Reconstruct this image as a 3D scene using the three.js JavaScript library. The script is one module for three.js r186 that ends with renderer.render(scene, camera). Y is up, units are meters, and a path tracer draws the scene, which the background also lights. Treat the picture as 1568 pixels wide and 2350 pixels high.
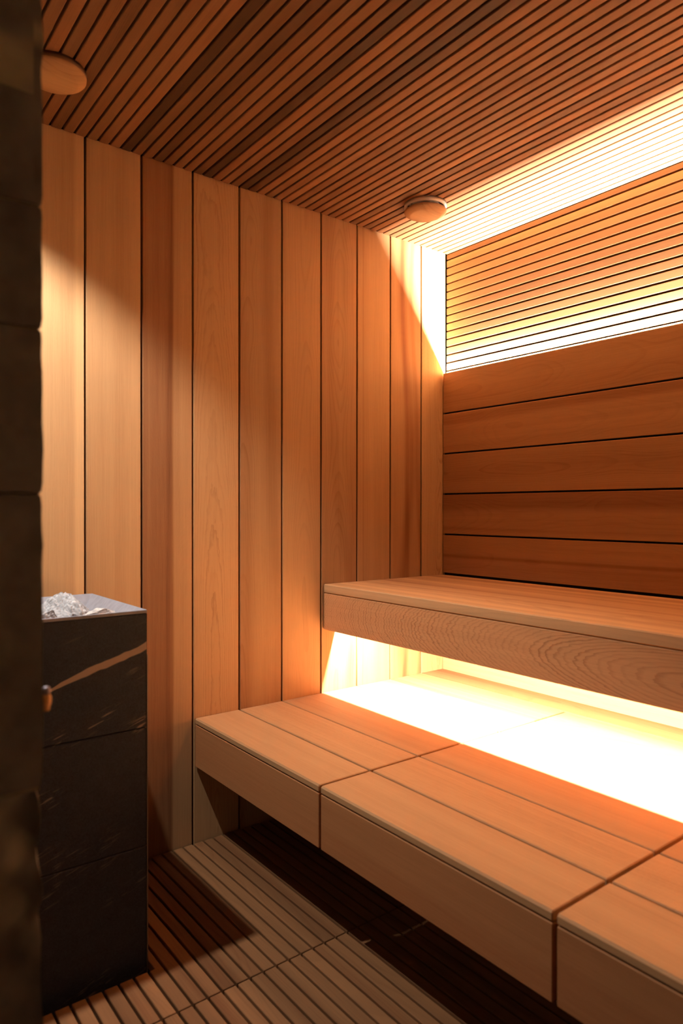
import * as THREE from 'three';
import { mergeGeometries, mergeVertices } from 'three/addons/utils/BufferGeometryUtils.js';
import { RectAreaLightUniformsLib } from 'three/addons/lights/RectAreaLightUniformsLib.js';

// ------------------------------------------------------------------ camera, light, exposure
const W = 0.18;                                   // one wall plank, the module of the whole room
const H = 12.687 * W;                             // ceiling
const scene = new THREE.Scene();
scene.background = new THREE.Color(0x000000);
const camera = new THREE.PerspectiveCamera(2 * Math.atan(1175 / 1587) * 180 / Math.PI, 1568 / 2350, 0.05, 30);
camera.position.set(-12.636 * W, 6.339 * W, 12.09 * W);
const YAW = 0.6577, PITCH = -0.004;
camera.rotation.set(PITCH, -YAW, 0.0007, 'YXZ');
camera.focus = 2.75; camera.userData.fStop = 3.2;
const renderer = new THREE.WebGLRenderer();
renderer.toneMapping = THREE.LinearToneMapping;
renderer.toneMappingExposure = 2.8;
renderer.shadowMap.enabled = true;
RectAreaLightUniformsLib.init();
const LED = new THREE.Color().setRGB(1, 0.93, 0.84);
const SPOT = new THREE.Color().setRGB(1, 0.97, 0.93);
const POWER = { cove: 2900, under: 560, spot: 4.0 };

// ------------------------------------------------------------------ helpers
let seedState = 7;
const rnd = () => { seedState = (seedState * 1664525 + 1013904223) >>> 0; return seedState / 4294967296; };
const reseed = (s) => { seedState = s >>> 0; };
const names = {};
function numbered(n) { const k = names[n] = (names[n] ?? -1) + 1; return k ? `${n}_${String(k).padStart(3, '0')}` : n; }
function thing(name, label, category, [x, y, z] = [0, 0, 0], group) {
  const o = new THREE.Group(); o.name = numbered(name); o.position.set(x, y, z); scene.add(o);
  o.userData = { label, category }; if (group) o.userData.group = group;
  return o;
}
function structure(name) { const o = new THREE.Group(); o.name = name; o.userData.kind = 'structure'; scene.add(o); return o; }
function part(name, geometry, material, parent) {
  const m = new THREE.Mesh(geometry, material); m.name = name; m.castShadow = m.receiveShadow = true; parent.add(m); return m;
}
function box(x0, x1, y0, y1, z0, z1) { const g = new THREE.BoxGeometry(x1 - x0, y1 - y0, z1 - z0); g.translate((x0 + x1) / 2, (y0 + y1) / 2, (z0 + z1) / 2); return g; }

// a board with chamfered edges: length on X, width on Y, thickness on Z, seen face +Z; uv in sheet fractions
function board(len, wid, thk, ch, uv, endCh = 0) {
  const a = wid / 2, b = thk / 2, c = ch;
  const ring = (k) => [[-a + c + k, b - k], [a - c - k, b - k], [a - k, b - c - k], [a - k, -b + c + k], [a - c - k, -b + k], [-a + c + k, -b + k], [-a + k, -b + c + k], [-a + k, b - c - k]];
  const secs = endCh ? [[-len / 2, ring(endCh)], [-len / 2 + endCh, ring(0)], [len / 2 - endCh, ring(0)], [len / 2, ring(endCh)]] : [[-len / 2, ring(0)], [len / 2, ring(0)]];
  const P = [], UV = [];
  const { u0 = 0, v0 = 0, L = len, Wd = wid } = uv ?? {};
  const flat = [0, wid, wid, wid + thk, wid + thk, wid + thk, 0, 0];
  const put = (x, q) => { P.push(x, q[0], q[1]); };
  const vv = (q, i, nrm) => (nrm ? q[0] + a : i < 0 ? 0 : (q[0] > 0 ? a + q[0] + (b - q[1]) : a + q[0] - (b - q[1])));
  const uvw = (x, q, back) => { UV.push(u0 + (x + len / 2) / L, v0 + Math.min(Math.max(back ? q[0] + a : q[1] >= b - c - 1e-9 ? q[0] + a : (q[0] > 0 ? wid - (b - q[1]) : (b - q[1])), 0), Wd) / Wd); };
  for (let s = 0; s + 1 < secs.length; s++) {
    const [xa, ra] = secs[s], [xb, rb] = secs[s + 1];
    for (let i = 0; i < 8; i++) {
      const j = (i + 1) % 8, back = i === 4;
      const tri = (list) => { for (const [x, q] of list) { put(x, q); uvw(x, q, back); } };
      tri([[xa, ra[i]], [xa, ra[j]], [xb, rb[j]]].reverse()); tri([[xa, ra[i]], [xb, rb[j]], [xb, rb[i]]].reverse());
    }
  }
  for (const [s, flip] of [[0, false], [secs.length - 1, true]]) {
    const [x, r] = secs[s];
    for (let i = 1; i < 7; i++) { const t = flip ? [r[0], r[i + 1], r[i]] : [r[0], r[i], r[i + 1]]; for (const q of t) { put(x, q); uvw(x, q, true); } }
  }
  const g = new THREE.BufferGeometry();
  g.setAttribute('position', new THREE.Float32BufferAttribute(P, 3));
  g.setAttribute('uv', new THREE.Float32BufferAttribute(UV, 2));
  g.computeVertexNormals();
  return g;
}
// places a board: direction of length, direction of its seen face, centre
function lay(g, lengthDir, faceDir, cx, cy, cz) {
  const x = new THREE.Vector3(...lengthDir), z = new THREE.Vector3(...faceDir), y = new THREE.Vector3().crossVectors(z, x);
  g.applyMatrix4(new THREE.Matrix4().makeBasis(x, y, z)); g.translate(cx, cy, cz);
  return g;
}

// ------------------------------------------------------------------ noise and wood
const TAB = new Float32Array(65536); { reseed(99); for (let i = 0; i < 65536; i++) TAB[i] = rnd(); }
function vn(x, y, s = 0) {
  const xi = Math.floor(x), yi = Math.floor(y), fx = x - xi, fy = y - yi;
  const h = (a, b) => TAB[((a * 73856093) ^ (b * 19349663) ^ (s * 83492791)) & 65535];
  const ux = fx * fx * (3 - 2 * fx), uy = fy * fy * (3 - 2 * fy);
  const a = h(xi, yi), b = h(xi + 1, yi), c = h(xi, yi + 1), d = h(xi + 1, yi + 1);
  return (a + (b - a) * ux + (c - a) * uy + (a - b - c + d) * ux * uy) * 2 - 1;
}
const smooth = (a, b, x) => { const t = Math.min(Math.max((x - a) / (b - a), 0), 1); return t * t * (3 - 2 * t); };
const enc = (v) => { v = Math.min(Math.max(v, 0), 1); return Math.round(255 * (v <= 0.0031308 ? 12.92 * v : 1.055 * Math.pow(v, 1 / 2.4) - 0.055)); };
function dataTexture(w, h, fill) {
  const d = new Uint8Array(w * h * 4);
  for (let j = 0; j < h; j++) for (let i = 0; i < w; i++) {
    const c = fill((i + 0.5) / w, (j + 0.5) / h), k = (j * w + i) * 4;
    d[k] = enc(c[0]); d[k + 1] = enc(c[1]); d[k + 2] = enc(c[2]); d[k + 3] = 255;
  }
  const t = new THREE.DataTexture(d, w, h); t.colorSpace = THREE.SRGBColorSpace;
  t.wrapS = t.wrapT = THREE.RepeatWrapping; t.magFilter = THREE.LinearFilter; t.minFilter = THREE.LinearMipmapLinearFilter; t.generateMipmaps = true; t.needsUpdate = true;
  return t;
}
// growth rings cut by a plane. o: L, D (metres), seed, pith (v of the pith line, metres), h0, h1 (distance of the cut from the pith at both ends), ring (spacing), late (darkness of latewood), streak, bands [[v, width, dark, hue]]
function woodTexture(w, h, o) {
  const { L, D, seed = 1, pith = D / 2, h0 = 0.2, h1 = 0.2, ring = 0.006, late = 0.16, streak = 0.10, wob = 0.012, jag = 0, bands = [], flip = false, fine = 0.07, knots = [], power = 1 } = o;
  const c = [0, 0, 0];
  return dataTexture(w, h, (fu, fv) => {
    const u = fu * L, v = flip ? D - fv * D : fv * D;
    let warp = 0;
    for (const [ku, kv, kr] of knots) { const du = (u - ku) / (kr * 5), dv = (v - kv) / (kr * 1.6), q = Math.exp(-du * du - dv * dv); warp += q * kr * 2.2; }
    const vp = pith + wob * 2.2 * vn(u * 1.3, 3.7, seed);
    const hh = h0 + (h1 - h0) * fu + wob * vn(u * 2.1, 9.1, seed + 1) + 0.45 * wob * vn(u * 6, v * 14, seed + 2) + jag * vn(u * 34, v * 160, seed + 3) + 0.5 * jag * vn(u * 90, v * 300, seed + 9);
    const dist = Math.sqrt((v - vp) * (v - vp) + hh * hh) + warp;
    const ph = Math.pow(dist, power) / ring + 0.35 * vn(u * 3, v * 30, seed + 4);
    const f = ph - Math.floor(ph), id = Math.floor(ph);
    const strength = 0.55 + 0.45 * vn(id * 1.7, 2.2, seed + 5);
    let dark = late * strength * (smooth(0.45, 0.93, f) - smooth(0.95, 1, f));
    dark += streak * (0.6 * vn(u * 0.5, v * 26, seed + 6) + 0.4 * vn(u * 1.1, v * 70, seed + 7));
    dark += fine * (0.6 * vn(u * 7, v * 600, seed + 8) + 0.4 * vn(u * 30, v * 1500, seed + 10));
    let hue = 0.25 * vn(u * 0.4, v * 18, seed + 11);
    for (const [bv, bw, bd, bs = 0.15, drift = 0.02] of bands) {
      const q = Math.abs(v - (bv + drift * vn(u * 1.4, bv * 50, seed + 12)) ) / bw;
      const m = 1 - smooth(1 - bs, 1 + bs, q); dark += bd * m; hue += 0.6 * Math.sign(bd) * m * Math.min(1, Math.abs(bd) * 3);
    }
    for (const [ku, kv, kr] of knots) { const q = Math.hypot((u - ku) / 1.5, v - kv) / kr; dark += 0.75 * (1 - smooth(0.6, 1.15, q)); hue += 0.9 * (1 - smooth(0.7, 1.6, q)); }
    const t = 0.72 * Math.max(1 - dark, 0.12), k = Math.max(dark, 0) + 0.12 * hue;
    c[0] = t * (1 + 0.02 * hue); c[1] = t * (1 - 0.42 * k); c[2] = t * (1 - 0.62 * k);
    return c;
  });
}
const TEXGAIN = 1 / 0.72;
const BASE = [0.44, 0.243, 0.108];               // clean heat-treated wood
function woodMaterial(map, tone = 1, red = 0) {
  const m = new THREE.MeshPhysicalMaterial({ map, roughness: 0.66, metalness: 0, specularIntensity: 0.4 });
  m.color.setRGB(BASE[0] * tone * TEXGAIN, BASE[1] * tone * (1 - 0.25 * red) * TEXGAIN, BASE[2] * tone * (1 - 0.38 * red) * TEXGAIN);
  return m;
}
const SHEET_L = 2.7, SHEET_D = 0.6;
const sheet = (seed, o) => woodTexture(2048, 512, { L: SHEET_L, D: SHEET_D, seed, pith: 0.3, h0: 0.25, h1: 0.22, ...o });
const sheets = {
  straight: sheet(11, { pith: -0.35, ring: 0.0035, late: 0.10, streak: 0.10 }),
  banded: sheet(23, { ring: 0.004, late: 0.12, streak: 0.24, h0: 0.3, h1: 0.34 }),
  cathedral: sheet(37, { ring: 0.0045, late: 0.22, streak: 0.09, h0: 0.015, h1: 0.09, wob: 0.02, jag: 0.0012 }),
};
// uv window of a sheet for a piece of given length and width
const windowOf = (len, wid) => ({ L: SHEET_L, Wd: SHEET_D, u0: rnd() * Math.max(0, 1 - len / SHEET_L), v0: 0.02 + rnd() * (0.96 - wid / SHEET_D) });
// tones are quantised so that alike pieces share materials
const toneCache = {};
function tonedWood(sheetName, tone, red = 0) {
  const k = `${sheetName}|${tone.toFixed(2)}|${red.toFixed(2)}`;
  return toneCache[k] ??= woodMaterial(sheets[sheetName], +tone.toFixed(2), red);
}
const backing = new THREE.MeshStandardMaterial({ roughness: 0.9 }); backing.color.setRGB(0.014, 0.005, 0.0025);
const plain = new THREE.MeshStandardMaterial({ roughness: 0.8 }); plain.color.setRGB(0.16, 0.08, 0.045);

// ------------------------------------------------------------------ room shell
const XL = -15 * W, ZF = 14.6 * W;               // far left wall, wall behind the camera
const darkStone = new THREE.MeshStandardMaterial({ roughness: 0.85 });
darkStone.map = dataTexture(512, 512, (u, v) => {
  const n = vn(u * 9, v * 9, 61) * 0.5 + vn(u * 23, v * 23, 62) * 0.3 + vn(u * 70, v * 70, 63) * 0.25;
  const p = smooth(0.35, 0.9, vn(u * 6 + 3, v * 6, 64) + 0.5 * vn(u * 19, v * 19, 65)) * smooth(-0.2, 0.6, vn(u * 2.2, v * 2.2, 66));
  const t = 0.10 * (1 + 0.42 * n) + 0.16 * p;
  return [t * 1.15, t * 1.02, t * (0.86 - 0.2 * p)];
});

// floor slab
{
  const f = structure('floor');
  part('slab', box(XL - 0.1, 0.3, -0.2, -0.045, -0.15, ZF + 0.1), new THREE.MeshStandardMaterial({ color: 0x15100d, roughness: 0.9 }), f);
}
// planked end wall on the left of the picture
{
  const w = structure('wall_left');
  part('backing', box(XL, 0.25, -0.045, H + 0.2, -0.14, -0.019), backing, w);
  const X1 = 0.143 * W, y0 = -0.04, y1 = H + 0.006, len = y1 - y0;
  // per plank, from the corner outwards: tone, redness and the way it was sawn
  const P = [
    { tone: 1.12, red: -0.3, o: { pith: 0.145, h0: 0.085, h1: 0.012, ring: 0.0042, late: 0.26, jag: 0.0008, streak: 0.05 } },
    { tone: 0.96, red: 0.15, o: { pith: 0.5, ring: 0.004, late: 0.10, streak: 0.08, bands: [[0.105, 0.022, 0.26, 0.9, 0.05], [0.14, 0.012, 0.22, 0.9, 0.05], [0.08, 0.01, 0.18, 0.9, 0.05]] } },
    { tone: 1.04, red: 0.0, o: { pith: -0.3, ring: 0.0035, late: 0.09, streak: 0.07, bands: [[0.03, 0.003, 0.12, 0.9, 0.01]] } },
    { tone: 0.92, red: 0.15, o: { pith: 0.07, h0: 0.06, h1: 0.10, ring: 0.0045, late: 0.16, streak: 0.13, bands: [[0.10, 0.02, 0.10, 0.9, 0.06]] } },
    { tone: 1.06, red: 0, o: { pith: 0.11, h0: 0.05, h1: 0.09, ring: 0.005, late: 0.12, streak: 0.06 } },
    { tone: 0.90, red: 0.05, o: { pith: 0.02, h0: 0.03, h1: 0.1, ring: 0.0045, late: 0.13, streak: 0.06, bands: [[0.02, 0.03, 0.14, 0.8, 0.06], [0.15, 0.02, 0.12, 0.8, 0.04]] } },
    { tone: 1.13, red: -0.05, o: { pith: 0.085, h0: 0.012, h1: 0.10, ring: 0.0062, late: 0.20, streak: 0.05, jag: 0.0012 } },
    { tone: 1.0, red: 0.1, o: { pith: -0.3, ring: 0.0035, late: 0.10, streak: 0.10, bands: [[0.055, 0.056, 0.34, 0.10, 0.004], [0.10, 0.008, 0.10, 0.8, 0.01]] } },
    { tone: 1.16, red: -0.1, o: { pith: -0.3, ring: 0.0035, late: 0.09, streak: 0.10 } },
    { tone: 1.18, red: -0.25, o: { pith: -0.3, ring: 0.0035, late: 0.09, streak: 0.08, bands: [[0.175, 0.022, -0.30, 0.4, 0.003]] } },
  ];
  for (let i = 0; i < 15; i++) {
    const xr = i ? X1 - i * W : -0.001, xl = X1 - (i + 1) * W, g = 0.0036;
    const wid = xr - xl - 2 * g, p = P[i];
    let geo, mat;
    if (p) { mat = woodMaterial(woodTexture(1536, 160, { L: len, D: 0.18, flip: true, seed: 200 + i * 17, ...p.o }), p.tone, p.red); geo = board(len, wid, 0.018, 0.0012, { L: len, Wd: 0.18 }); }
    else { mat = tonedWood('straight', 1.0 + 0.06 * ((i % 3) - 1)); reseed(i + 3); geo = board(len, wid, 0.018, 0.0012, windowOf(len, wid)); }
    part('plank', lay(geo, [0, 1, 0], [0, 0, 1], (xl + xr) / 2, (y0 + y1) / 2, -0.009), mat, w);
  }
}
// right wall: slats above the backrest, furring behind it, a pale panel below the upper bench
{
  const w = structure('wall_right');
  part('backing', box(0.0185, 0.22, -0.045, H + 0.2, -0.14, ZF + 0.12), backing, w);
  part('backing', box(0, 0.0185, 0, 9.5 * W, 0, ZF), backing, w);
  const top = 12.544, pitch = 0.1967, gap = 0.034, len = ZF - 0.004;
  const tones = [0.5, 0.98, 0.76, 1.0, 0.92, 0.96, 0.90, 0.86, 0.84, 0.98, 0.9, 1.0, 1.0, 1.02, 1.0, 1.0];
  reseed(51);
  for (let k = 0; k < 16; k++) {
    const ya = (k ? top - (k - 1) * pitch : 12.68) - (k ? gap / 2 : 0), yb = Math.max(top - k * pitch + gap / 2, 9.60);
    if (ya - yb < 0.03) continue;
    const wid = (ya - yb) * W;
    part('slat', lay(board(len, wid, 0.018, 0.0015, windowOf(len, wid)), [0, 0, 1], [-1, 0, 0], 0.009, (ya + yb) / 2 * W, ZF / 2 + 0.002), tonedWood([3, 6, 7, 8, 10].includes(k) ? 'cathedral' : 'straight', tones[k], 0.05), w);
  }
  reseed(52);
  for (const [ya, yb] of [[2.366, 4.7], [0, 2.2]])
    part('panel', lay(board(len, (yb - ya) * W, 0.1176 * W, 0.001, windowOf(len, (yb - ya) * W)), [0, 0, 1], [-1, 0, 0], -0.0588 * W, (ya + yb) / 2 * W, ZF / 2 + 0.002), tonedWood('straight', 1.15, -0.2), w);
}
// ceiling of narrow slats
{
  const c = structure('ceiling');
  part('backing', box(XL, 0.25, H + 0.019, H + 0.2, -0.14, ZF + 0.12), backing, c);
  const pitch = 0.1975 * W, gap = 0.036 * W, z0 = 0.008, len = ZF - z0;
  reseed(71);
  const dark = { '-8.2': 0.16, '-7.6': 0.24, '-6.6': 0.17, '-6.8': 0.34, '-5.8': 0.17, '-5.6': 0.28, '-3.0': 0.32, '-2.6': 0.30 };
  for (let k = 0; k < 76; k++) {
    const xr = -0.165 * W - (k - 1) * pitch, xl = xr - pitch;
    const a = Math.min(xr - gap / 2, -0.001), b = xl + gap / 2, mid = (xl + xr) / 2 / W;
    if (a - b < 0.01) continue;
    let tone = (mid < -5.2 ? 0.36 : 0.46) + 0.24 * rnd(), red = 0.55 + 0.25 * rnd();  // slats further left toned darker, painting in the light falling off there
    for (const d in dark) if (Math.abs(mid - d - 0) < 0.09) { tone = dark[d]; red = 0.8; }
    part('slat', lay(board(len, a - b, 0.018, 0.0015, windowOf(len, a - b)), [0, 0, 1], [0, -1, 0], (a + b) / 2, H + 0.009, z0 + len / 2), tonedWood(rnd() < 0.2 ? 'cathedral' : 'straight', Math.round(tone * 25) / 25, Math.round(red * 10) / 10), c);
  }
}
// the two sides that the photograph looks away from
{
  const w = structure('wall_far'); part('stone_lining', box(XL - 0.1, XL, -0.045, H + 0.2, -0.14, ZF + 0.12), darkStone, w);
  const v = structure('wall_front'); part('stone_lining', box(XL - 0.1, 0.22, -0.045, H + 0.2, ZF, ZF + 0.12), darkStone, v);
}
// stone partition close to the camera, its end cutting the left of the picture
{
  const p = structure('wall_entrance');
  const zf = 7.2 * W, zb = 6.1 * W, xe = -11.384 * W;
  part('core', box(XL, xe - 0.02, -0.045, H + 0.01, zb + 0.01, zf - 0.02), backing, p);
  const courses = [-0.25, 1.55, 4.47, 6.44, 7.54, 8.36, 9.75, 11.2, 12.69];
  reseed(81);
  courses.slice(0, -1).forEach((y, i) => {
    const y1 = courses[i + 1], hgt = (y1 - y) * W - 0.004, rough = i < 2;
    const g = new THREE.BoxGeometry(xe - XL, hgt, zf - zb, 40, Math.max(6, Math.round(hgt / 0.012)), 14);
    const q = g.attributes.position, nx = (xe - XL) / 2, nz = (zf - zb) / 2;
    for (let k = 0; k < q.count; k++) {
      const x = q.getX(k), yy = q.getY(k), z = q.getZ(k), amp = rough ? 0.006 : 0.0016;
      const n = vn(x * 26 + i * 7, yy * 26 + z * 31, 90) + 0.5 * vn(x * 61, yy * 61 + z * 50 + i, 91);
      if (Math.abs(z) > nz - 1e-6) q.setZ(k, z + Math.sign(z) * amp * (n - 0.6));
      if (x > nx - 1e-6) q.setX(k, x + amp * 0.8 * (n - 0.5) - (Math.abs(Math.abs(yy) - hgt / 2) < 1e-6 ? 0.002 : 0));
      q.setY(k, yy);
    }
    g.computeVertexNormals();
    const uv = g.attributes.uv; for (let k = 0; k < uv.count; k++) uv.setXY(k, q.getX(k) / 0.7 + i * 0.31, q.getY(k) / 0.7 + q.getZ(k) / 0.7 + i * 0.17);
    g.translate((xe + XL) / 2, (y * W + y1 * W) / 2, (zf + zb) / 2);
    part('stone', g, darkStone, p);
  });
  // pale pointing in the joints
  const mortar = new THREE.MeshStandardMaterial({ roughness: 0.95 }); mortar.color.setRGB(0.20, 0.16, 0.11);
  courses.slice(1, -1).forEach((y) => part('mortar_joint', box(XL + 0.01, xe - 0.004, y * W - 0.0035, y * W + 0.0035, zb + 0.004, zf - 0.004), mortar, p));
}

// ------------------------------------------------------------------ duckboards on the floor
function duckboard(label, z0, z1, seed, notch) {
  const d = thing('duckboard', label, 'duckboard', [0, 0, 0], 'wooden duckboards covering the floor');
  reseed(seed);
  const pitch = 0.208 * W, gap = 0.036 * W, len = z1 - z0;
  for (let k = 0; k < 66; k++) {
    const xc = (-7.285 + 0.208 / 2 + (k - 34) * 0.208) * W; if (xc > -0.3 * W || xc < XL + 0.03) continue;
    const tone = 0.40 + 0.17 * rnd();                                // the boards are cut out around the heater
    const xa = xc - (pitch - gap) / 2, xb = xc + (pitch - gap) / 2, edge = -8.858 * W, wid = xb - xa;
    const cut = notch && xa < edge && xb > -11.22 * W, za = cut ? 2.99 * W : z0, l = z1 - za, uv = windowOf(len, pitch);
    let g = lay(board(l, wid, 0.022, 0.0014, uv, 0.0012), [0, 0, 1], [0, 1, 0], xc, -0.011, (za + z1) / 2);
    if (cut && xb > edge) g = mergeGeometries([g, lay(board(za - z0 + 0.002, xb - edge, 0.022, 0.0014, uv), [0, 0, 1], [0, 1, 0], (xb + edge) / 2, -0.011, (z0 + za + 0.002) / 2)]);
    part('slat', g, tonedWood('banded', Math.round(tone * 20) / 20, 0.8), d);
  }
  for (const t of [0.1, 0.5, 0.9]) part('bearer', box(notch && t < 0.7 ? -8.7 * W : XL + 0.02, -0.06, -0.045, -0.0225, z0 + len * t - 0.02, z0 + len * t + 0.02), plain, d);
  return d;
}
duckboard('slatted wooden duckboard lying against the planked end wall, behind the cross joint', 0.006, 3.94 * W, 401, true);
duckboard('slatted wooden duckboard in front of the cross joint, nearest the viewer', 3.96 * W, 7.9 * W, 402);

// ------------------------------------------------------------------ lower bench: lift-out sections of six boards and a fascia
const HL = 2.37 * W, HLB = 1.454 * W, XLF = -6.82 * W, X1 = 0.143 * W;
function benchSection(label, z0, z1, seed) {
  const s = thing('bench_section', label, 'bench', [0, 0, 0], 'lower bench sections');
  reseed(seed);
  const len = z1 - z0, edges = [XLF, ...[6, 5, 4, 3, 2, 1].map((k) => X1 - k * W)];
  for (let r = 0; r < 6; r++) {
    const a = edges[r] + (r ? 0.0026 : 0), b = edges[r + 1] - 0.0026, wid = b - a;
    part('seat_board', lay(board(len, wid, 0.021, r ? 0.002 : 0.0042, windowOf(len, wid), 0.002), [0, 0, 1], [0, 1, 0], (a + b) / 2, HL - 0.0105, (z0 + z1) / 2), tonedWood(['straight', 'cathedral', 'straight', 'straight', 'straight', 'banded'][r], [1.06, 1.08, 1.0, 1.1, 1.05, 0.84][r], [0.05, 0, 0.05, -0.1, -0.1, 0][r]), s);
  }
  const fh = HL - 0.0225 - HLB;
  part('fascia', lay(board(len, fh, 0.026, 0.0016, windowOf(len, fh), 0.0016), [0, 0, 1], [-1, 0, 0], XLF + 0.0135, HLB + fh / 2, (z0 + z1) / 2), tonedWood('straight', 0.92, 1.0), s);
  for (const [za, zb] of [[z0 + 0.05, z0 + 0.086], [z1 - 0.03, z1 + 0.0087]]) {   // the second one closes the gap to the next section
    part('bearer', box(XLF + 0.0275, edges[6] - 0.004, HL - 0.075, HL - 0.0222, za, zb), plain, s);
    part('leg', box(edges[6] - 0.05, edges[6] - 0.01, 0, HL - 0.075, za, zb), plain, s);
  }
  part('gap_light_blocker', box(XLF + 0.0275, XLF + 0.05, HLB + 0.0004, HL - 0.0755, z1 - 0.03, z1 + 0.0087), plain, s);  // unseen block, added to stop spot light leaking through the fascia gap
  return s;
}
benchSection('short wooden lower bench section abutting the planked end wall', 0.003, 4.024 * W, 501);
benchSection('middle wooden section of the lower bench, between its two dark cross gaps', 4.074 * W, 7.972 * W, 502);
benchSection('nearest wooden section of the lower bench, cut off by the bottom right of the picture', 8.022 * W, 12 * W, 503);
{
  reseed(510);
  const s = thing('ledge_board', 'long narrow pale board at the rear of the lower bench, running unbroken along the wall', 'ledge', [0, 0, 0]);
  const a = X1 - W + 0.0016, b = -0.119 * W, len = ZF - 0.03;
  part('board', lay(board(len, b - a, 0.021, 0.0012, windowOf(len, b - a)), [0, 0, 1], [0, 1, 0], (a + b) / 2, HL - 0.0105, 0.003 + len / 2), tonedWood('banded', 0.52, 0.3), s);
  part('batten', box(b - 0.03, b - 0.001, 0, HL - 0.0215, 0.02, len), plain, s);
}

// ------------------------------------------------------------------ upper bench
const HU = 4.72 * W, HUB = 3.739 * W, XUF = -3.797 * W;
{
  const s = thing('upper_bench', 'long upper wooden bench with a wavy-grained fascia and light glowing beneath', 'bench');
  const z0 = 0.006, len = ZF - 0.05, b = -0.14 * W;
  const topMap = woodTexture(2048, 384, { L: len, D: 0.7, seed: 640, pith: 0.2, h0: 0.5, h1: 0.47, ring: 0.006, late: 0.12, streak: 0.22, bands: [[0.60, 0.035, 0.14, 0.5, 0.012], [0.46, 0.02, 0.16, 0.7, 0.01], [0.33, 0.02, 0.22, 0.8, 0.012], [0.22, 0.012, 0.16, 0.8, 0.01], [0.05, 0.05, -0.10, 0.6, 0.02]] });
  const th = 0.19 * W;
  part('seat_board', lay(board(len, b - XUF, th, 0.0035, { L: len, Wd: b - XUF }), [0, 0, 1], [0, 1, 0], (XUF + b) / 2, HU - th / 2, z0 + len / 2), woodMaterial(topMap, 1.2, 0.0), s);
  const fh = HU - th - 0.0014 - HUB;
  const fasciaMap = woodTexture(2048, 192, { L: len, D: fh, seed: 655, pith: fh * 0.46, h0: 0.300, h1: -0.22, ring: 0.0021, late: 0.30, streak: 0.05, wob: 0.007, jag: 0.0013, power: 1.6 });
  part('fascia', lay(board(len, fh, 0.345 * W, 0.0016, { L: len, Wd: fh }), [0, 0, 1], [-1, 0, 0], XUF + 0.1725 * W, HUB + fh / 2, z0 + len / 2), woodMaterial(fasciaMap, 1.38, 0.4), s);
  part('wall_ledger', box(-0.4 * W, -0.12 * W, HU - th - 0.05, HU - th - 0.0005, 0.02, len), plain, s);
  for (const z of [0.02, 1.0, 2.0]) part('bearer', box(-3.1 * W, -0.42 * W, HU - th - 0.03, HU - th - 0.0005, z, z + 0.036), plain, s);
}

// ------------------------------------------------------------------ backrest
{
  const s = thing('backrest', 'tall backrest of five wide horizontal boards above the upper bench', 'backrest');
  const y0 = 4.72, y1 = 9.713, pitch = (y1 - y0) / 5, len = ZF - 0.02, th = 0.0565 * W;
  const o = [
    { tone: 1.15, o: { bands: [[0.03, 0.05, 0.06, 0.5, 0.02]] } },
    { tone: 1.18, o: { bands: [[0.155, 0.02, 0.20, 0.6, 0.02], [0.05, 0.015, -0.08, 0.8, 0.02]] } },
    { tone: 1.12, o: { pith: 0.08, h0: 0.05, h1: 0.07, ring: 0.0045, late: 0.14, bands: [[0.1, 0.03, 0.08, 0.8, 0.02]] } },
    { tone: 1.06, o: { bands: [[0.16, 0.05, 0.26, 0.35, 0.012], [0.02, 0.006, 0.10, 0.8, 0.005]] } },
    { tone: 1.06, o: { bands: [[0.085, 0.006, 0.22, 0.8, 0.012], [0.04, 0.05, 0.06, 0.6, 0.02]] } },
  ];
  o.forEach((q, k) => {
    const hi = y1 - k * pitch - (k ? 0.02 : 0), lo = y1 - (k + 1) * pitch + (k < 4 ? 0.02 : 0.05), wid = (hi - lo) * W;
    const map = woodTexture(1536, 160, { L: len, D: wid, seed: 700 + k * 13, ring: 0.0038, late: 0.09, streak: 0.11, h0: 0.2, h1: 0.24, ...q.o });
    // lay() turns width so that v grows downwards on this wall
    part('board', lay(board(len, wid, th, 0.0012, { L: len, Wd: wid }), [0, 0, 1], [-1, 0, 0], -0.1176 * W + th / 2, (hi + lo) / 2 * W, 0.004 + len / 2), woodMaterial(map, q.tone, 0.12), s);
  });
  for (const z of [0.04, 0.9, 1.8, 2.5]) part('batten', box(-0.061 * W, -0.0002, (y0 + 0.06) * W, 9.45 * W, z, z + 0.04), backing, s);
}

// ------------------------------------------------------------------ light strips
function lightStrip(label, profile, lens, lightAt, size, power) {
  const s = thing('light_strip', label, 'light');
  const alu = new THREE.MeshStandardMaterial({ color: 0x8d8a86, roughness: 0.5, metalness: 0.8 });
  part('profile', profile, alu, s);
  const glow = new THREE.MeshStandardMaterial({ color: 0xffffff, emissive: LED, emissiveIntensity: 6 });
  part('diffuser', lens, glow, s);
  const l = new THREE.RectAreaLight(LED, power, size[0], size[1]); l.position.set(...lightAt.at); l.lookAt(...lightAt.to); l.name = 'strip_light';
  scene.add(l);
  return s;
}
{
  const z0 = 0.008, z1 = ZF - 0.02, y = 9.63 * W, xc = -0.021 * W, hw = 0.0027;
  const prof = mergeGeometries([box(xc - hw - 0.001, xc + hw + 0.001, y - 0.012, y - 0.003, z0, z1)]);
  lightStrip('bright warm light strip hidden in the slot behind the backrest top edge', prof, box(xc - hw, xc + hw, y - 0.003, y, z0, z1), { at: [xc, y + 0.001, (z0 + z1) / 2], to: [xc, y + 1, (z0 + z1) / 2] }, [2 * hw, z1 - z0], POWER.cove);
}
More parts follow.
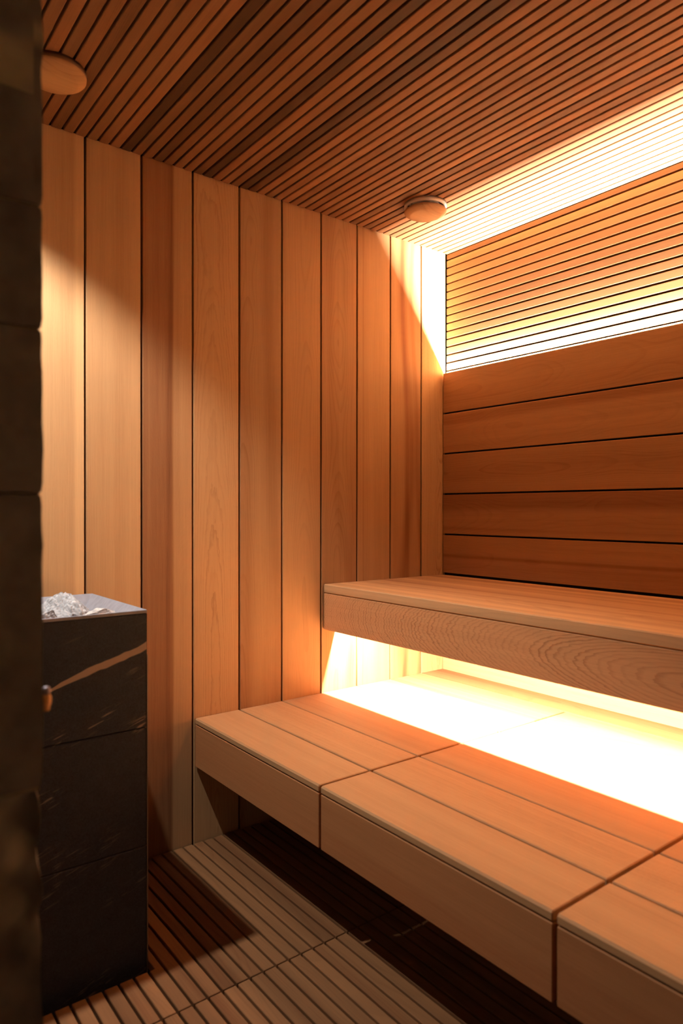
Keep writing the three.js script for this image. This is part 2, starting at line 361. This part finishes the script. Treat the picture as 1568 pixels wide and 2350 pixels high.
{
  const z0 = 0.012, z1 = ZF - 0.06, y = 4.43 * W, xc = -3.27 * W, hw = 0.006;
  lightStrip('bright warm light strip under the upper bench, tucked behind its fascia', box(xc - hw - 0.002, xc + hw + 0.002, y + 0.003, 4.528 * W, z0, z1), box(xc - hw, xc + hw, y, y + 0.003, z0, z1), { at: [xc, y - 0.001, (z0 + z1) / 2], to: [xc, y - 1, (z0 + z1) / 2] }, [2 * hw, z1 - z0], POWER.under);
}
// ceiling spot above the heater
{
  const x = -11.35 * W, z = 2.15 * W;
  const s = thing('ceiling_spot', 'small round metal spot lamp in the ceiling over the stone heater', 'lamp', [x, H, z]);
  const ringG = new THREE.LatheGeometry([[0.026, 0], [0.026, -0.004], [0.036, -0.004], [0.04, -0.001], [0.04, 0], [0.026, 0]].map(([a, b]) => new THREE.Vector2(a, b)), 32);
  part('ring', ringG, new THREE.MeshStandardMaterial({ color: 0x777470, metalness: 0.8, roughness: 0.4 }), s);
  const lens = new THREE.CylinderGeometry(0.0255, 0.0255, 0.002, 32); lens.translate(0, -0.0015, 0);
  part('lens', lens, new THREE.MeshStandardMaterial({ color: 0xffffff, emissive: SPOT, emissiveIntensity: 3 }), s);
  const l = new THREE.SpotLight(SPOT, POWER.spot, 0, 57.5 * Math.PI / 180, 0.25, 2);
  l.position.set(x, H - 0.008, z); l.target.position.set(x, 0, z); l.castShadow = true; l.shadow.radius = 1.1; l.name = 'spot_light';
  scene.add(l, l.target);
}

// ------------------------------------------------------------------ ceiling vents
function ventShape(o, turn, lift = -0.025, baseColor = 0xf0ebe4) {
  const v2 = (l) => l.map(([a, b]) => new THREE.Vector2(a * W, b * W));
  const white = new THREE.MeshStandardMaterial({ color: baseColor, roughness: 0.5 });
  part('base', new THREE.LatheGeometry(v2([[0, -0.012], [0.375, -0.012], [0.392, -0.075], [0.412, -0.085], [0.432, -0.08], [0.442, -0.06], [0.442, 0.0], [0, 0]].reverse()), 64), white, o);
  const black = new THREE.MeshStandardMaterial({ color: 0x050403, roughness: 0.9 });
  for (let k = 0; k < 4; k++) {
    const s = new THREE.Shape(); const a0 = turn + k * Math.PI / 2 + 0.12, a1 = turn + (k + 1) * Math.PI / 2 - 0.12;
    s.absarc(0, 0, 0.372 * W, a0, a1, false); s.absarc(0, 0, 0.30 * W, a1, a0, true);
    const g = new THREE.ExtrudeGeometry(s, { depth: 0.004 * W, bevelEnabled: false, curveSegments: 14 }); g.rotateX(Math.PI / 2); g.translate(0, -0.0122 * W, 0);
    part('slot', g, black, o);
  }
  const neck = new THREE.CylinderGeometry(0.07 * W, 0.07 * W, 0.09 * W, 24); neck.translate(0, -0.055 * W, 0);
  part('stem', neck, black, o);
  const cover = new THREE.LatheGeometry(v2([[0, -0.215], [0.30, -0.21], [0.335, -0.20], [0.42, -0.155], [0.438, -0.135], [0.44, -0.118], [0.425, -0.10], [0.36, -0.085], [0.2, -0.08], [0, -0.08]]), 72);
  const p = cover.attributes.position, uv = cover.attributes.uv;
  for (let k = 0; k < p.count; k++) uv.setXY(k, 0.3 + p.getX(k) / SHEET_L, 0.5 + (p.getZ(k) + 0.3 * p.getY(k)) / SHEET_D);
  cover.translate(0, lift * W, 0);
  part('cover', cover, tonedWood('banded', 0.98, -0.05), o);
}
ventShape(thing('ceiling_vent', 'round wooden ceiling vent near the corner where the ceiling glows', 'vent', [-2.42 * W, H, 1.72 * W], 'round wooden ceiling vents'), 0.55);
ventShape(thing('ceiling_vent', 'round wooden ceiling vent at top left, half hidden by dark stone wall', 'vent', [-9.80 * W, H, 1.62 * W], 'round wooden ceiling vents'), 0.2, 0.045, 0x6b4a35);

// ------------------------------------------------------------------ sauna heater
{
  const s = thing('sauna_heater', 'dark square stone-clad sauna heater with open top, against the planked wall', 'heater', [-10.04 * W, 0, 1.605 * W]);
  const hx = 1.16 * W, hz = 1.171 * W, th = 0.03 * W, top = 4.932 * W;
  const front = dataTexture(1024, 2048, (u, v) => {
    const x = u * 2 * hx / W, y = v * 4.932;                       // in modules, from the left bottom corner
    const X = -11.2 + x;
    let t = 0.017 + 0.006 * vn(x * 60, y * 60, 301) + 0.007 * vn(x * 140, y * 140, 302) + 0.003 * vn(x * 9, y * 14, 303);
    let c = [t * 0.88, t * 0.98, t * 1.4];
    // one clear diagonal vein and thin broken streaks along the same bedding
    const bed = y - 0.335 * x;
    const line = 3.99 + 0.335 * (X + 10.2) + 0.018 * vn(x * 5, 1, 304);
    const wv = 0.016 + 0.034 * smooth(-10.45, -9.6, X) + 0.006 * vn(x * 12, 2, 305);
    const m = (1 - smooth(wv * 0.8, wv * 1.15, Math.abs(y - line)));
    const br = Math.max(0, vn(x * 4.5, bed * 34, 306)) * smooth(0.18, 0.65, vn(x * 1.3 + 4, bed * 3.1, 307)) * smooth(-0.1, 0.5, vn(x * 9, bed * 70, 308));
    const k = Math.min(1, 0.9 * m + 0.75 * br * (y < 4.2 ? (y > 2.4 ? 1 : 0.45) : 0.1));
    const vein = [0.40, 0.29, 0.21];
    return [c[0] + (vein[0] - c[0]) * k, c[1] + (vein[1] - c[1]) * k, c[2] + (vein[2] - c[2]) * k];
  });
  const stone = new THREE.MeshStandardMaterial({ map: front, roughness: 0.7 });
  const slab = (wid, hgt, v0) => {                                  // face +Z, mapped on the block as a whole
    const g = board(wid, hgt, th, 0.0025, { L: 2 * hx, Wd: 4.932 * W, v0, u0: 0 }, 0.0025);
    return g;
  };
  const ys = [-0.24, 1.63, 3.285, 4.885];
  for (let k = 0; k < 3; k++) {
    const a = ys[k] * W + (k ? 0.0008 : 0.0), b = ys[k + 1] * W - (k < 2 ? 0.0008 : 0), h = b - a, cy = (a + b) / 2, v0 = Math.max(0, ys[k]) / 4.932;
    part('stone_panel', lay(slab(2 * hx, h, v0), [1, 0, 0], [0, 0, 1], 0, cy, hz - th / 2), stone, s);
    part('stone_panel', lay(slab(2 * hx, h, v0), [-1, 0, 0], [0, 0, -1], 0, cy, -hz + th / 2), stone, s);
    part('stone_panel', lay(slab(2 * (hz - th) - 0.001, h, v0), [0, 0, -1], [1, 0, 0], hx - th / 2, cy, 0), stone, s);
    part('stone_panel', lay(slab(2 * (hz - th) - 0.001, h, v0), [0, 0, 1], [-1, 0, 0], -hx + th / 2, cy, 0), stone, s);
  }
  const core = box(-hx + th + 0.0005, hx - th - 0.0005, -0.0435, 4.4 * W, -hz + th + 0.0005, hz - th - 0.0005);
  part('stone_tray', core, new THREE.MeshStandardMaterial({ color: 0x1b1a1a, roughness: 0.8 }), s);
  part('corner_trim', box(hx - 0.0005, hx + 0.0022, -0.0435, 4.3 * W, hz - 0.004, hz + 0.0012), new THREE.MeshStandardMaterial({ color: 0x8a7a6c, metalness: 0.7, roughness: 0.45 }), s);
  // sloping honed plates that line the open top, mitred at the corners
  const honed = new THREE.MeshStandardMaterial({ roughness: 0.75 }); honed.color.setRGB(0.30, 0.285, 0.31);
  honed.map = dataTexture(128, 128, (u, v) => { const t = 0.9 + 0.1 * vn(u * 40, v * 40, 321); return [t, t, t]; });
  const section = [[0, 4.887], [0.0, 4.928], [0.008, 4.934], [0.30, 4.60], [0.30, 4.50], [0.034, 4.80], [0.034, 4.887]];
  const plate = (a, b) => {                                         // a: half length along X, b: distance of the outer edge from the middle
    const P = [], UV = [], n = section.length, at = (i, e) => { const [t, y] = section[i % n]; return [e * (a - t * W), y * W, b - t * W]; };
    const tri = (...q) => { for (const v of q) { P.push(...v); UV.push(v[0] / 0.3, v[2] / 0.3); } };
    for (let i = 0; i < n; i++) { tri(at(i, -1), at(i, 1), at(i + 1, 1)); tri(at(i, -1), at(i + 1, 1), at(i + 1, -1)); }
    for (const e of [-1, 1]) for (const [p, q, w2] of [[0, 1, 2], [0, 2, 6], [2, 3, 6], [3, 5, 6], [3, 4, 5]]) e > 0 ? tri(at(p, e), at(w2, e), at(q, e)) : tri(at(p, e), at(q, e), at(w2, e));
    const g = new THREE.BufferGeometry(); g.setAttribute('position', new THREE.Float32BufferAttribute(P, 3)); g.setAttribute('uv', new THREE.Float32BufferAttribute(UV, 2)); g.computeVertexNormals();
    return g;
  };
  for (let k = 0; k < 4; k++) { const g = k % 2 ? plate(hz, hx) : plate(hx, hz); g.rotateY(k * Math.PI / 2); part('rim_plate', g, honed, s); }
}
// heater stones, each a thing of its own
{
  const map = dataTexture(256, 256, (u, v) => { const t = 0.62 + 0.16 * vn(u * 14, v * 14, 331) + 0.16 * vn(u * 48, v * 48, 332); return [t, t * 0.99, t * 0.98]; });
  const mats = [0.62, 0.5, 0.78].map((t, i) => { const m = new THREE.MeshStandardMaterial({ map, roughness: 0.9, flatShading: true }); m.color.setRGB(t, t * (i === 2 ? 0.93 : 1), t * (i === 2 ? 0.88 : 1.02)); return m; });
  function rock(label, x, y, z, [a, b, c], turn, seed, mat, peak = 0) {
    let g = mergeVertices((() => { const q = new THREE.IcosahedronGeometry(1, 14); q.deleteAttribute('normal'); q.deleteAttribute('uv'); return q; })());
    const p = g.attributes.position, v = new THREE.Vector3();
    // planes cut the lump into broken faces
    reseed(seed); const cuts = []; for (let k = 0; k < 13; k++) cuts.push([new THREE.Vector3(rnd() - 0.5, rnd() - 0.4, rnd() - 0.5).normalize(), 0.55 + 0.3 * rnd()]);
    for (let k = 0; k < p.count; k++) {
      v.fromBufferAttribute(p, k);
      for (const [n, d] of cuts) { const t = v.dot(n) - d; if (t > 0) v.addScaledVector(n, -t * 0.93); }
      const q = 1 + 0.07 * vn(v.x * 5 + seed, v.y * 5 + v.z * 4, 340) + 0.05 * vn(v.x * 13, v.z * 13 + v.y * 11 + seed, 341) + 0.035 * vn(v.x * 30 + v.y * 7, v.z * 30 + seed, 342);
      v.multiplyScalar(q);
      if (peak && v.y > 0) { const s = 1 - peak * v.y; v.x *= s; v.z *= s; v.y *= 1 + 0.5 * peak; }
      p.setXYZ(k, v.x * a * W, v.y * b * W, v.z * c * W);
    }
    const uv = new Float32Array(p.count * 2); for (let k = 0; k < p.count; k++) { uv[2 * k] = p.getX(k) * 6 + p.getY(k) * 2; uv[2 * k + 1] = p.getZ(k) * 6 + p.getY(k) * 3; }
    g.setAttribute('uv', new THREE.BufferAttribute(uv, 2));
    g = g.toNonIndexed(); g.computeVertexNormals();
    const m = new THREE.Mesh(g, mats[mat]); m.name = numbered('heater_stone'); m.castShadow = m.receiveShadow = true;
    m.position.set(x * W, y * W, z * W); m.rotation.y = turn; m.userData = { label, category: 'stone', group: 'broken stones in the heater' };
    scene.add(m);
  }
  rock('tallest grey heater stone, rising to a peak above the rim', -9.66, 4.74, 1.42, [0.48, 0.30, 0.34], 0.5, 11, 0, 0.5);
  rock('pale flat pinkish heater stone lying nearest the front right corner of the heater', -9.36, 4.84, 2.24, [0.30, 0.10, 0.15], 0.25, 12, 2);
  rock('light grey heater stone at the front, next to the dark stone wall edge', -10.02, 4.74, 2.10, [0.34, 0.25, 0.24], 1.1, 13, 0);
  rock('rough grey heater stone with a shadowed hollow, in front of the peaked one', -9.64, 4.70, 2.0, [0.20, 0.20, 0.20], 0.3, 14, 1);
  rock('low grey heater stone behind the peaked one, by the back rim', -9.9, 4.66, 0.98, [0.34, 0.20, 0.18], 0.1, 15, 1);
}

// ------------------------------------------------------------------ small wooden knob on the end of the stone wall
{
  const k = thing('wooden_knob', 'small turned wooden knob with a grey metal cap at the stone wall edge', 'knob', [-11.29 * W, 4.9 * W, 6.9 * W]);
  const v2 = (l) => l.map(([a, b]) => new THREE.Vector2(a * W, b * W));
  part('knob_body', new THREE.LatheGeometry(v2([[0, 0], [0.022, 0.002], [0.027, 0.03], [0.036, 0.06], [0.036, 0.095], [0.028, 0.115], [0, 0.118]]), 32), tonedWood('straight', 1.55), k);
  const metal = new THREE.MeshStandardMaterial({ color: 0x8a7f86, metalness: 0.6, roughness: 0.45 });
  part('metal_cap', new THREE.LatheGeometry(v2([[0, 0.118], [0.02, 0.118], [0.029, 0.13], [0.031, 0.148], [0.024, 0.166], [0.01, 0.173], [0, 0.174]]), 28), metal, k);
  const pin = new THREE.CylinderGeometry(0.012 * W, 0.012 * W, 0.11 * W, 16); pin.rotateZ(Math.PI / 2); pin.translate(-0.05 * W, 0.145 * W, 0);
  part('pin', pin, metal, k);
}

renderer.render(scene, camera);
